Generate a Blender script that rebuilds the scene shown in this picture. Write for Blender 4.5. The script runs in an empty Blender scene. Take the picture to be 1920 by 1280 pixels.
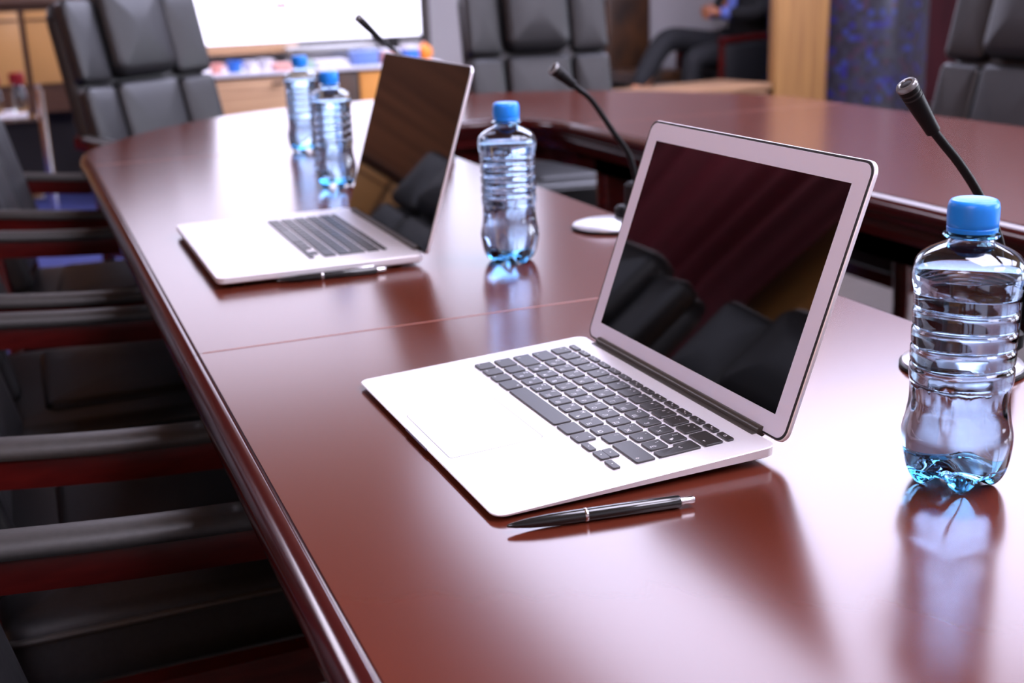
import bpy, bmesh, math, random
from mathutils import Vector, Matrix
S = bpy.context.scene
C = S.collection
random.seed(7)
PI = math.pi

# ------------------------------------------------------------ camera
cam_d = bpy.data.cameras.new('camera'); cam = bpy.data.objects.new('camera', cam_d); C.objects.link(cam)
cam_d.sensor_width = 36.0
cam_d.lens = 2286.0/1920*36
cam_d.clip_start = .05
R = ((0.926, -0.377, -0.033), (-0.138, -0.256, -0.957), (0.352, 0.890, -0.289))
xa, ya, za = (Vector(r).normalized() for r in R)
ya = (ya - ya.dot(za)*za).normalized(); xa = ya.cross(za)
cam.matrix_world = Matrix(((xa.x, -ya.x, -za.x, -0.2555), (xa.y, -ya.y, -za.y, -1.0281), (xa.z, -ya.z, -za.z, 1.104), (0, 0, 0, 1)))
cam_d.dof.use_dof = True
cam_d.dof.focus_distance = 0.92
cam_d.dof.aperture_fstop = 6.0
cam_d.dof.aperture_blades = 9
S.camera = cam
# ------------------------------------------------------------ world and exposure
w = bpy.data.worlds.new('room_ambient'); S.world = w; w.use_nodes = True
w.node_tree.nodes['Background'].inputs[0].default_value = (.80, .84, 1.0, 1)
w.node_tree.nodes['Background'].inputs[1].default_value = 0.06
S.view_settings.view_transform = 'Standard'
S.view_settings.look = 'None'
S.view_settings.gamma = 1
S.view_settings.exposure = 0.6
S.cycles.use_denoising = True
S.cycles.max_bounces = 14
S.cycles.transmission_bounces = 14
S.cycles.diffuse_bounces = 3
S.cycles.glossy_bounces = 5
S.cycles.sample_clamp_indirect = 6
S.cycles.caustics_refractive = False
S.cycles.caustics_reflective = False
LIGHT_FILL = 10.5
LIGHT_SOFT = 6.4
LIGHT_WINDOW = 9.0
LIGHT_SCREEN = 2.0

# ------------------------------------------------------------ materials
def mat(name, col, rough=.5, metal=0, ior=1.5, coat=0, emit=None, es=0, trans=0, spec=None, coat_r=.05):
    m = bpy.data.materials.new(name); m.use_nodes = True
    b = m.node_tree.nodes['Principled BSDF']
    b.inputs['Base Color'].default_value = (*col, 1)
    b.inputs['Roughness'].default_value = rough
    b.inputs['Metallic'].default_value = metal
    b.inputs['IOR'].default_value = ior
    b.inputs['Coat Weight'].default_value = coat
    b.inputs['Coat Roughness'].default_value = coat_r
    b.inputs['Transmission Weight'].default_value = trans
    if spec is not None: b.inputs['Specular IOR Level'].default_value = spec
    if emit: b.inputs['Emission Color'].default_value = (*emit, 1); b.inputs['Emission Strength'].default_value = es
    return m
def noisy(m, c1, c2, scale=(1, 1, 1), nscale=5, detail=4, bump=0, rough=None, lo=.3, hi=.7, wave=None, coord='Object'):
    nt = m.node_tree; N = nt.nodes; L = nt.links; b = N['Principled BSDF']
    tc = N.new('ShaderNodeTexCoord'); mp = N.new('ShaderNodeMapping'); mp.inputs['Scale'].default_value = scale
    L.new(tc.outputs[coord], mp.inputs[0])
    n = N.new('ShaderNodeTexNoise'); n.inputs['Scale'].default_value = nscale; n.inputs['Detail'].default_value = detail
    L.new(mp.outputs[0], n.inputs['Vector'])
    r = N.new('ShaderNodeValToRGB'); r.color_ramp.elements[0].position = lo; r.color_ramp.elements[1].position = hi
    r.color_ramp.elements[0].color = (*c1, 1); r.color_ramp.elements[1].color = (*c2, 1)
    L.new(n.outputs[0], r.inputs[0]); L.new(r.outputs[0], b.inputs['Base Color'])
    if bump:
        bp = N.new('ShaderNodeBump'); bp.inputs['Strength'].default_value = bump; bp.inputs['Distance'].default_value = .001
        L.new(n.outputs[0], bp.inputs['Height']); L.new(bp.outputs[0], b.inputs['Normal'])
    return m
M = {}
M['table'] = noisy(mat('mahogany_veneer', (.10, .014, .012), .19, ior=1.58), (.092, .0172, .0088), (.102, .0195, .0098), (14, .8, 1), 2, 2, lo=.1, hi=.9)
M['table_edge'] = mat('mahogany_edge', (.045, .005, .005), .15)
M['seam'] = mat('seam_joint', (.30, .12, .09), .4)
M['darkwood'] = noisy(mat('dark_red_wood', (.07, .006, .006), .22, ior=1.5), (.055, .004, .004), (.09, .007, .006), (3, 3, 14), 6, 5)
M['leather'] = noisy(mat('black_leather', (.02, .02, .022), .42, ior=1.5), (.012, .012, .013), (.018, .018, .020), (1, 1, 1), 160, 3, bump=.25)
M['pad'] = noisy(mat('armrest_leather', (.05, .048, .046), .42), (.040, .038, .036), (.050, .047, .044), (1, 1, 1), 160, 3, bump=.2)
M['alu'] = mat('brushed_aluminium', (.93, .91, .95), .42, metal=.35)
M['alu_face'] = mat('aluminium_bezel', (.84, .83, .98), .45, metal=0)
M['key'] = mat('black_key_plastic', (.028, .026, .025), .38, ior=1.5)
M['legend'] = mat('white_key_print', (.85, .85, .88), .5)
M['groove'] = mat('dark_grey_groove', (.22, .22, .25), .5)
M['hinge'] = mat('hinge_plastic', (.05, .043, .035), .35)
M['gasket'] = mat('black_rubber_gasket', (.01, .01, .012), .5)
M['glass_black'] = mat('black_display_glass', (.002, .002, .002), .03, ior=1.75)
M['rubber'] = mat('black_rubber', (.012, .012, .012), .6)
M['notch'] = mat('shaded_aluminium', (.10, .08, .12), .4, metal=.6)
M['pen'] = mat('black_pen_lacquer', (.010, .012, .012), .16, coat=.5)
M['chrome'] = mat('chrome', (.86, .84, .86), .12, metal=1)
M['mic'] = mat('black_mic_plastic', (.006, .006, .0065), .42, spec=.15)
M['mic_base'] = mat('silver_mic_base', (.62, .62, .66), .28, metal=.85)
M['capblue'] = mat('blue_bottle_cap', (.015, .28, 1.0), .34, ior=1.45)
M['pet'] = mat('clear_plastic', (.72, .86, 1.0), .0, ior=1.45, trans=1)
M['petblue'] = mat('blue_tinted_plastic', (.34, .76, 1.0), .0, ior=1.45, trans=1)
M['water'] = mat('water', (.97, .985, 1.0), .0, ior=1.33, trans=1)
M['wall'] = noisy(mat('grey_wall_paint', (.40, .38, .38), .7), (.40, .375, .375), (.43, .40, .40), (1, 1, 1), 3, 3)
M['ceiling'] = noisy(mat('ceiling_paint', (.32, .26, .24), .8), (.42, .24, .11), (.50, .29, .14), (1, 1, 1), 2, 2)
M['redwall'] = noisy(mat('dark_red_wall_panelling', (.07, .01, .015), .6), (.06, .008, .014), (.10, .014, .022), (6, 6, .6), 3, 4)
M['ochre'] = noisy(mat('ochre_plaster', (.6, .26, .05), .7), (.62, .25, .045), (.72, .31, .06), (1, 1, 1), 3, 3)
M['wine'] = noisy(mat('wine_curtain_cloth', (.16, .008, .02), .7), (.10, .003, .010), (.18, .006, .020), (1, 1, 1), 40, 3)
M['woodh'] = noisy(mat('horizontal_grain_wood', (.5, .28, .14), .45), (.36, .19, .09), (.66, .40, .21), (.5, .5, 16), 3.2, 7, lo=.3, hi=.72)
M['woodwall'] = noisy(mat('brown_wall_panelling', (.22, .10, .04), .5), (.16, .055, .02), (.36, .14, .055), (.35, .35, 12), 2.6, 6)
M['woodv'] = noisy(mat('vertical_grain_wood', (.6, .33, .12), .5), (.21, .092, .030), (.40, .205, .062), (18, 18, .6), 2.2, 6, lo=.3, hi=.72)
M['tan'] = noisy(mat('tan_bench_wood', (.5, .3, .18), .45), (.22, .115, .06), (.34, .19, .10), (1, 8, 8), 3, 5)
M['dark'] = mat('dark_recess', (.012, .010, .010), .5)
M['brownchair'] = noisy(mat('dark_brown_veneer', (.03, .012, .005), .4), (.018, .008, .004), (.07, .026, .008), (4, 4, 2), 3, 3)
M['cab_glass'] = mat('amber_cabinet_front', (.52, .27, .09), .35)
M['cab_frame'] = mat('dark_cabinet_frame', (.07, .028, .013), .4)
M['white_item'] = mat('white_paper', (.80, .78, .85), .5)
M['blue_item'] = mat('blue_plastic_item', (.04, .20, .75), .45)
M['pale_blue'] = mat('pale_blue_box', (.18, .30, .70), .5)
M['orange_item'] = mat('orange_item', (.95, .27, .02), .45)
M['pink_item'] = mat('pink_item', (.90, .40, .34), .5)
M['green_item'] = mat('pale_green_paper', (.42, .62, .52), .5)
M['red_cap'] = mat('dark_red_cap', (.22, .006, .010), .4)
M['cloth_black'] = noisy(mat('black_suit_cloth', (.012, .012, .014), .8), (.006, .006, .007), (.010, .010, .012), (1, 1, 1), 60, 3)
M['trouser'] = mat('charcoal_trousers', (.009, .009, .011), .8)
M['shirt'] = mat('blue_shirt_cloth', (.14, .20, .60), .7)
M['skin'] = noisy(mat('skin', (.50, .19, .09), .5), (.46, .17, .08), (.56, .22, .11), (1, 1, 1), 14, 2)
M['hair'] = mat('dark_hair', (.018, .012, .010), .6)
M['screen_frame'] = mat('black_screen_frame', (.03, .022, .02), .4)
M['glass_clear'] = mat('clear_glass', (.85, .95, .92), .0, ior=1.45, trans=1)
M['floor'] = noisy(mat('beige_floor', (.40, .30, .25), .35), (.055, .044, .038), (.080, .065, .055), (1, 6, 1), 2.5, 5)
M['carpet'] = noisy(mat('blue_carpet', (.02, .03, .14), .9), (.018, .025, .12), (.035, .05, .22), (1, 1, 1), 90, 2, bump=.6)
M['ink'] = mat('red_marker_ink', (.80, .02, .03), .6, emit=(1, .1, .12), es=1.3)
M['inkgrey'] = mat('grey_marker_ink', (.3, .3, .36), .6, emit=(.5, .5, .6), es=1.2)
M['lamp'] = mat('ceiling_lamp_diffuser', (.9, .9, .9), .5, emit=(.86, .81, 1.0), es=LIGHT_FILL)
M['lamp_soft'] = mat('soft_ceiling_diffuser', (.9, .9, .9), .5, emit=(.74, .74, 1.0), es=LIGHT_SOFT)
M['window_soft'] = mat('frosted_window_daylight', (.9, .9, .9), .5, emit=(.70, .76, 1.0), es=2.2)
M['daylight'] = mat('window_daylight', (.9, .9, .9), .5, emit=(.80, .86, 1.0), es=LIGHT_WINDOW)
M['screen'] = mat('bright_screen', (.5, .5, .5), .5, emit=(.80, .77, 1.0), es=LIGHT_SCREEN)

def mosaic():
    m = mat('blue_glass_mosaic', (.05, .05, .1), .25); nt = m.node_tree; N = nt.nodes; L = nt.links; b = N['Principled BSDF']
    tc = N.new('ShaderNodeTexCoord'); sp = N.new('ShaderNodeSeparateXYZ'); L.new(tc.outputs['UV'], sp.inputs[0])
    def fl(o):
        a = N.new('ShaderNodeMath'); a.operation = 'FLOOR'; L.new(o, a.inputs[0]); return a.outputs[0]
    def fr(o):
        a = N.new('ShaderNodeMath'); a.operation = 'FRACT'; L.new(o, a.inputs[0]); return a.outputs[0]
    cb = N.new('ShaderNodeCombineXYZ'); L.new(fl(sp.outputs[0]), cb.inputs[0]); L.new(fl(sp.outputs[1]), cb.inputs[1])
    wn = N.new('ShaderNodeTexWhiteNoise'); wn.noise_dimensions = '2D'; L.new(cb.outputs[0], wn.inputs['Vector'])
    r = N.new('ShaderNodeValToRGB'); r.color_ramp.interpolation = 'CONSTANT'
    e = r.color_ramp.elements; e[0].position = 0; e[0].color = (.016, .014, .022, 1); e[1].position = .30; e[1].color = (.022, .022, .034, 1)
    for p_, c_ in ((.60, (.020, .018, .055, 1)), (.74, (.016, .012, .12, 1)), (.84, (.035, .014, .030, 1)), (.93, (.022, .03, .15, 1))):
        x = e.new(p_); x.color = c_
    L.new(wn.outputs['Value'], r.inputs[0])
    g = []
    for o in (sp.outputs[0], sp.outputs[1]):
        a = N.new('ShaderNodeMath'); a.operation = 'GREATER_THAN'; a.inputs[1].default_value = .10; L.new(fr(o), a.inputs[0]); g.append(a.outputs[0])
    mu = N.new('ShaderNodeMath'); mu.operation = 'MULTIPLY'; L.new(g[0], mu.inputs[0]); L.new(g[1], mu.inputs[1])
    mx = N.new('ShaderNodeMix'); mx.data_type = 'RGBA'; L.new(mu.outputs[0], mx.inputs[0])
    mx.inputs[6].default_value = (.028, .026, .032, 1); L.new(r.outputs[0], mx.inputs[7]); L.new(mx.outputs[2], b.inputs['Base Color'])
    return m
M['mosaic'] = mosaic()

# ------------------------------------------------------------ helpers
def link(name, bm, m, parent=None, smooth=True, angle=40):
    me = bpy.data.meshes.new(name); bmesh.ops.recalc_face_normals(bm, faces=bm.faces); bm.to_mesh(me); bm.free()
    o = bpy.data.objects.new(name, me); C.objects.link(o)
    for x in (m if isinstance(m, (list, tuple)) else [m]): me.materials.append(M[x])
    if smooth:
        for p in me.polygons: p.use_smooth = True
        me.set_sharp_from_angle(angle=math.radians(angle))
    if parent: o.parent = parent
    return o
def tag(o, label, cat, group=None):
    o['label'] = label; o['category'] = cat
    if group: o['group'] = group
    return o
def thing(name, label, cat, loc=(0, 0, 0), rz=0, group=None):
    o = bpy.data.objects.new(name, None); C.objects.link(o); o.location = loc; o.rotation_euler = (0, 0, rz); o.empty_display_size = .1
    return tag(o, label, cat, group)
def struct(o): o['kind'] = 'structure'; return o
def dup(root, loc, rz, label, group=None):
    def cp(o, par):
        c = o.copy(); C.objects.link(c); c.parent = par
        for ch in o.children: cp(ch, c)
        return c
    r = cp(root, None); r.location = loc; r.rotation_euler = (0, 0, rz); r['label'] = label
    if group: r['group'] = group
    return r
def add_box(bm, x0, x1, y0, y1, z0, z1, mi=0):
    v = [bm.verts.new((x, y, z)) for x in (x0, x1) for y in (y0, y1) for z in (z0, z1)]
    for f in ((0, 1, 3, 2), (4, 6, 7, 5), (0, 4, 5, 1), (2, 3, 7, 6), (0, 2, 6, 4), (1, 5, 7, 3)):
        bm.faces.new([v[i] for i in f]).material_index = mi
def box(x0, x1, y0, y1, z0, z1, bev=0, seg=2):
    bm = bmesh.new(); add_box(bm, x0, x1, y0, y1, z0, z1)
    if bev: bmesh.ops.bevel(bm, geom=bm.edges[:], offset=bev, segments=seg, affect='EDGES', profile=.5)
    return bm
def lathe(bm, prof, n=48, cx=0, cy=0, cz=0, mod=None, cap0=True, cap1=True, mi=0):
    rings = []
    for r, z in prof:
        ring = []
        for i in range(n):
            a = 2*PI*i/n; rr, zz = (r, z) if mod is None else mod(r, z, a)
            ring.append(bm.verts.new((cx+rr*math.cos(a), cy+rr*math.sin(a), cz+zz)))
        rings.append(ring)
    for a, b in zip(rings, rings[1:]):
        for i in range(n): bm.faces.new((a[i], a[(i+1) % n], b[(i+1) % n], b[i])).material_index = mi
    if cap0: bm.faces.new(rings[0][::-1]).material_index = mi
    if cap1: bm.faces.new(rings[-1]).material_index = mi
def tube(bm, pts, rad, n=12, caps=True, flat=None):
    pts = [Vector(p) for p in pts]; rs = rad if isinstance(rad, (list, tuple)) else [rad]*len(pts); rings = []
    up = None
    for i, p in enumerate(pts):
        t = (pts[min(i+1, len(pts)-1)]-pts[max(i-1, 0)]).normalized()
        if up is None: up = Vector((0, 0, 1)) if abs(t.z) < .9 else Vector((1, 0, 0))
        u = (up-up.dot(t)*t).normalized(); v = t.cross(u); up = u
        fl = flat or (1, 1)
        rings.append([bm.verts.new(p+rs[i]*(fl[0]*math.cos(2*PI*k/n)*u+fl[1]*math.sin(2*PI*k/n)*v)) for k in range(n)])
    for a, b in zip(rings, rings[1:]):
        for i in range(n): bm.faces.new((a[i], a[(i+1) % n], b[(i+1) % n], b[i]))
    if caps: bm.faces.new(rings[0][::-1]); bm.faces.new(rings[-1])
def spline(P, n=8):
    P = [Vector(p) for p in P]; out = []
    for i in range(len(P)-1):
        a, b, c, d = P[max(i-1, 0)], P[i], P[i+1], P[min(i+2, len(P)-1)]
        for k in range(n):
            t = k/n; out.append(.5*((2*b)+(c-a)*t+(2*a-5*b+4*c-d)*t*t+(3*b-a-3*c+d)*t**3))
    out.append(P[-1]); return out
def rr(x0, x1, y0, y1, r, n=8):
    P = []
    for cx, cy, a0 in ((x1-r, y1-r, 0), (x0+r, y1-r, 90), (x0+r, y0+r, 180), (x1-r, y0+r, 270)):
        for i in range(n+1):
            a = math.radians(a0+90*i/n); P.append((cx+r*math.cos(a), cy+r*math.sin(a)))
    return P
def loops(bm, L, cap0=True, cap1=True, mi=0):
    R_ = [[bm.verts.new(p) for p in l] for l in L]
    n = len(R_[0])
    for a, b in zip(R_, R_[1:]):
        for i in range(n): bm.faces.new((a[i], a[(i+1) % n], b[(i+1) % n], b[i])).material_index = mi
    if cap0: bm.faces.new(R_[0][::-1]).material_index = mi
    if cap1: bm.faces.new(R_[-1]).material_index = mi
def slab(bm, x0, x1, y0, y1, r, z0, z1, ch=.0003, n=8, f=lambda p: p, mi=0):
    L = []
    for ins, z in ((ch, z0), (0, z0+ch), (0, z1-ch), (ch, z1)):
        L.append([f(Vector((x, y, z))) for x, y in rr(x0+ins, x1-ins, y0+ins, y1-ins, max(r-ins, 1e-5), n)])
    loops(bm, L, mi=mi)
def cushion(x0, x1, y0, y1, z0, z1, r=.02, crown=.01, axis='z', n=10):
    """soft rounded box, crowned on its +axis side"""
    bm = bmesh.new(); cx, cy = (x0+x1)/2, (y0+y1)/2; hx, hy = (x1-x0)/2, (y1-y0)/2
    L = [[Vector((x, y, z0)) for x, y in rr(x0+r*.4, x1-r*.4, y0+r*.4, y1-r*.4, r, 6)],
         [Vector((x, y, z0+r*.4)) for x, y in rr(x0, x1, y0, y1, r*1.3, 6)],
         [Vector((x, y, z1-r)) for x, y in rr(x0, x1, y0, y1, r*1.3, 6)]]
    for k in (1, 2, 3):
        a = k*PI/6; ins = r*(1-math.cos(a)); L.append([Vector((x, y, z1-r+r*math.sin(a))) for x, y in rr(x0+ins, x1-ins, y0+ins, y1-ins, max(r*1.3-ins, r*.3), 6)])
    for s in (.75, .5, .25):
        L.append([Vector((cx+(x-cx)*s, cy+(y-cy)*s, z1+crown*(1-s*s))) for x, y in [(v.x, v.y) for v in L[5]]])
    loops(bm, L)
    return bm

# ------------------------------------------------------------ room shell
def plain(name, x0, x1, y0, y1, z0, z1, m, bev=0):
    return struct(link(name, box(x0, x1, y0, y1, z0, z1, bev), m, smooth=False))
XL, XR, YB, YF, H = -3.0, 7.2, 6.9, -4.0, 3.0
plain('floor', XL-.2, XR+.2, YF-.2, YB+.2, -.1, 0, 'floor')
plain('ceiling', XL-.2, XR+.2, YF-.2, YB+.2, H, H+.1, 'ceiling')
plain('wall_back', .42, 4.75, YB, YB+.2, 0, H, 'wall')
fr = bmesh.new()
for q in ((2.32, 2.38, 1.25, 2.75), (3.10, 3.16, 1.25, 2.75), (2.32, 3.16, 1.25, 1.31), (2.32, 3.16, 2.69, 2.75)): add_box(fr, q[0], q[1], YB-.05, YB-.001, q[2], q[3])
fr = struct(link('window_3', fr, 'white_item', smooth=False)); link('bright_pane', box(2.38, 3.10, YB-.03, YB-.015, 1.31, 2.69), 'window_soft', fr, smooth=False)
plain('wall_back_right', 4.75, XR+.2, YB, YB+.2, 0, H, 'redwall')
plain('wall_back_left', XL-.2, .42, YB, YB+.2, 0, H, 'woodwall')
plain('wall_left', XL-.2, XL, YF-.2, YB, 0, H, 'ochre')
plain('wall_front', XL, XR, YF-.2, YF, 0, H, 'wall')
# right wall with three windows
bm = bmesh.new()
add_box(bm, XR, XR+.2, YF-.2, YB, 0, .9); add_box(bm, XR, XR+.2, YF-.2, YB, 2.5, H)
wy = [(-3.2, -1.4), (-.8, 1.0)]
edges = [YF-.2]+[v for a in wy for v in a]+[YB]
for i in range(0, len(edges), 2): add_box(bm, XR, XR+.2, edges[i], edges[i+1], .9, 2.5)
struct(link('wall_right', bm, 'wall', smooth=False))
for k, (a, b) in enumerate(wy):
    bm = bmesh.new(); t = .05
    for q in ((a, b, .9, .9+t), (a, b, 2.5-t, 2.5), (a, a+t, .9, 2.5), (b-t, b, .9, 2.5), ((a+b)/2-t/2, (a+b)/2+t/2, .9, 2.5)): add_box(bm, XR+.02, XR+.08, q[0], q[1], q[2], q[3])
    wf = struct(link('window_%d' % (k+1), bm, 'white_item', smooth=False))
    link('bright_pane', box(XR+.09, XR+.10, a+.03, b-.03, .93, 2.47), 'daylight', wf, smooth=False)
# blue carpet by the back left
o = link('carpet', box(XL+.02, .9, 2.1, YB-.02, 0, .004), 'carpet', smooth=False)
tag(o, 'dark blue carpet on the floor beyond the left chairs', 'carpet')

# ceiling: added fill panels and the glowing field
def fill_panel(x, y, w_, d_, label, first=[None]):
    if first[0] is None:
        t = thing('ceiling_light', label, 'ceiling light', (x, y, H), 0, 'ceiling lights over the meeting table')
        bm = bmesh.new()
        for q in ((-w_/2-.03, w_/2+.03, -d_/2-.03, -d_/2), (-w_/2-.03, w_/2+.03, d_/2, d_/2+.03), (-w_/2-.03, -w_/2, -d_/2, d_/2), (w_/2, w_/2+.03, -d_/2, d_/2)): add_box(bm, *q, -.04, 0)
        link('lamp_frame', bm, 'white_item', t, smooth=False)
        link('diffuser', box(-w_/2, w_/2, -d_/2, d_/2, -.03, -.012), 'lamp', t, smooth=False)
        first[0] = t
    else: dup(first[0], (x, y, H), 0, label, 'ceiling lights over the meeting table')
for x, y in ((-2.3, 4.3), (1.2, -.5), (2.7, -.6), (4.2, -.6), (1.8, -2.4), (-2.2, -2.2)):  # unseen panels added to brighten the laptops, chairs and curtain wall
    fill_panel(x, y, 1.25, 1.25, 'square white ceiling light panel over the meeting table')
lc = thing('luminous_ceiling', 'broad softly glowing ceiling field over the right half of the table', 'ceiling light', (3.45, 3.45, H))
link('lamp_frame', box(-2.0, 2.0, -1.65, 1.65, -.03, -.0005), 'white_item', lc, smooth=False)
for i in range(3):
    for k in range(3):
        link('diffuser', box(-1.93+i*1.30, -1.93+i*1.30+1.26, -1.60+k*1.075, -1.60+k*1.075+1.05, -.045, -.0305), 'lamp_soft', lc, smooth=False)

# curtains on the left wall
def curtain(y0, y1, label, edge=None):
    bm = bmesh.new(); n = int((y1-y0)/.012); cols = []
    for i in range(n+1):
        y = y0+(y1-y0)*i/n; ph = y*2*PI/.27; d = .10*math.sin(ph+1.3*math.sin(y*7))+.012*math.sin(ph*2.3)
        zs = (.03, .5, 1.0, 1.4, 1.6, 1.8, 2.0, 2.2, 2.5, 2.8)
        def yy(z):
            e = y0 if not edge else edge(z)
            return y1-(y1-y)*(y1-e)/(y1-y0)
        cols.append([(XL+.17+d*(.55+.45*(1-z/2.8)), yy(z)+.01*math.sin(z*3+y*5), z) for z in zs])
    for side in (0, .006):
        V = [[bm.verts.new((x+side, y, z)) for x, y, z in c_] for c_ in cols]
        for a, b in zip(V, V[1:]):
            for k in range(9): bm.faces.new((a[k], a[k+1], b[k+1], b[k]))
    return tag(link('curtain', bm, 'wine'), label, 'curtain')
curtain(3.86, 5.75, 'wine red pleated curtain by the back end of the ochre wall', lambda z: 3.95-max(0, z-1.55)*.50)
curtain(.6, 2.5, 'wine red pleated curtain in the middle of the ochre wall')
bm = bmesh.new(); tube(bm, [(XL+.17, .3, 2.84), (XL+.17, 6.1, 2.84)], .016); o = link('curtain_rod', bm, 'chrome'); tag(o, 'long chrome curtain rod above the wine red curtains', 'curtain rod')

# ------------------------------------------------------------ conference table
table = thing('conference_table', 'large oval mahogany meeting table with open middle, seams and rounded edges', 'table')
ZT = .75
PROF = [(.0205, .7500), (.0195, .7488), (.0180, .7482), (.0165, .7486), (.0125, .7475), (.0070, .7450), (.0022, .7400), (0, .7330), (.0008, .7260), (.0045, .7200), (.0100, .7165), (.0105, .7110), (.0150, .7060), (.0210, .6980), (.0235, .6880), (.0240, .6780), (.0400, .6780), (.0400, .7000)]
def leaf(O, I):
    bm = bmesh.new(); sec = []
    for o_, i_ in zip(O, I):
        o_, i_ = Vector(o_), Vector(i_); d = (i_-o_).normalized(); L = []
        for p in reversed(PROF): q = o_+d*p[0]; L.append((q.x, q.y, p[1]))
        for t in (.25, .5, .75):
            q = o_.lerp(i_, t); L.append((q.x, q.y, ZT))
        for p in PROF: q = i_-d*p[0]; L.append((q.x, q.y, p[1]))
        sec.append([bm.verts.new(v) for v in L])
    n = len(sec[0]); np_ = len(PROF)
    for a, b in zip(sec, sec[1:]):
        for k in range(n):
            f = bm.faces.new((a[k], a[(k+1) % n], b[(k+1) % n], b[k]))
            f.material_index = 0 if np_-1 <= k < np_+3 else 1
    bm.faces.new(sec[0][::-1]).material_index = 1; bm.faces.new(sec[-1]).material_index = 1
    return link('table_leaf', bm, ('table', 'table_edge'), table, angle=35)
XO, XI, XJ, XP = -.138, .583, .985, 1.775
g = .0006
SE, SN, SS = 1.645, .172, -1.30
leaf([(XO, SS), (XO, SN-g)], [(XI, SS), (XI, SN-g)])
leaf([(XO, SN+g), (XO, SE-g)], [(XI, SN+g), (XI, SE-g)])
leaf([(XP, SS), (XP, SN-g)][::-1], [(XJ, SS), (XJ, SN-g)][::-1])
leaf([(XP, SN+g), (XP, SE-g)][::-1], [(XJ, SN+g), (XJ, SE-g)][::-1])
half = [(XO, SE+g), (XO-.001, 1.80), (-.118, 1.93), (-.055, 2.06), (.085, 2.28), (.29, 2.475), (.54, 2.585), (.818, 2.62)]
outer = [v.xy for v in spline([(x, y, 0) for x, y in half]+[(XO+XP-x, y, 0) for x, y in half[-2::-1]], 6)]
hi_ = [(XI, SE+g), (XI+.002, 1.72), (.60, 1.79), (.63, 1.85), (.67, 1.885), (.71, 1.90), (.75, 1.905), (.784, 1.905)]
inner = [v.xy for v in spline([(x, y, 0) for x, y in hi_]+[(XI+XJ-x, y, 0) for x, y in hi_[-2::-1]], 6)]
leaf([tuple(v) for v in outer], [tuple(v) for v in inner])
# joint filler lines, supports and aprons
for (a, b) in ((XO, XI), (XJ, XP)):
    for y in (SN, SE):
        link('seam_strip', box(a+.024, b-.024, y-.0012, y+.0012, .72, .7503), 'seam', table, smooth=False)
def panel(x0, x1, y0, y1, z0=.06, z1=.69): link('leg_panel', box(x0, x1, y0, y1, z0, z1, .004), 'darkwood', table)
for y in (SS+.1, SN, SE): panel(.12, .42, y-.03, y+.03); panel(1.05, 1.55, y-.03, y+.03)
panel(.60, .96, 2.22, 2.28)
def apron(pts, off=0):
    bm = bmesh.new(); L = []
    for x, y in pts: L.append([bm.verts.new(v) for v in ((x, y, .70), (x, y, .635))])
    for a, b in zip(L, L[1:]): bm.faces.new((a[0], a[1], b[1], b[0]))
    bmesh.ops.solidify(bm, geom=bm.faces[:], thickness=.018)
    link('apron', bm, 'darkwood', table)
inn = [(XI-.05, SS)]+[(v.x-.05*(1 if v.x < .784 else -1)*min(1, abs(v.x-.784)/.1), v.y+(.05 if v.y > 1.8 else 0)) for v in inner]+[(XJ+.05, SS)]
apron(inn)
for x in (.27, 1.3):
    bm = bmesh.new()
    for y in (SS+.1, SN, SE): add_box(bm, x-.19 if x < 1 else x-.26, x+.19 if x < 1 else x+.26, y-.05, y+.05, 0, .06)
    link('plinth', bm, 'darkwood', table, smooth=False)

# ------------------------------------------------------------ laptops
def text_mesh(bm, s, x, y, size, z, rot=0):
    cu = bpy.data.curves.new('t', 'FONT'); cu.body = s; cu.size = size; cu.resolution_u = 2
    cu.align_x = 'CENTER'; cu.align_y = 'CENTER'
    o = bpy.data.objects.new('t', cu); C.objects.link(o); bpy.context.view_layer.update()
    me = bpy.data.meshes.new_from_object(o.evaluated_get(bpy.context.evaluated_depsgraph_get()))
    me.transform(Matrix.Translation((x, y, z)) @ Matrix.Rotation(rot, 4, 'Z'))
    bm.from_mesh(me); bpy.data.objects.remove(o); bpy.data.curves.remove(cu); bpy.data.meshes.remove(me)

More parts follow.
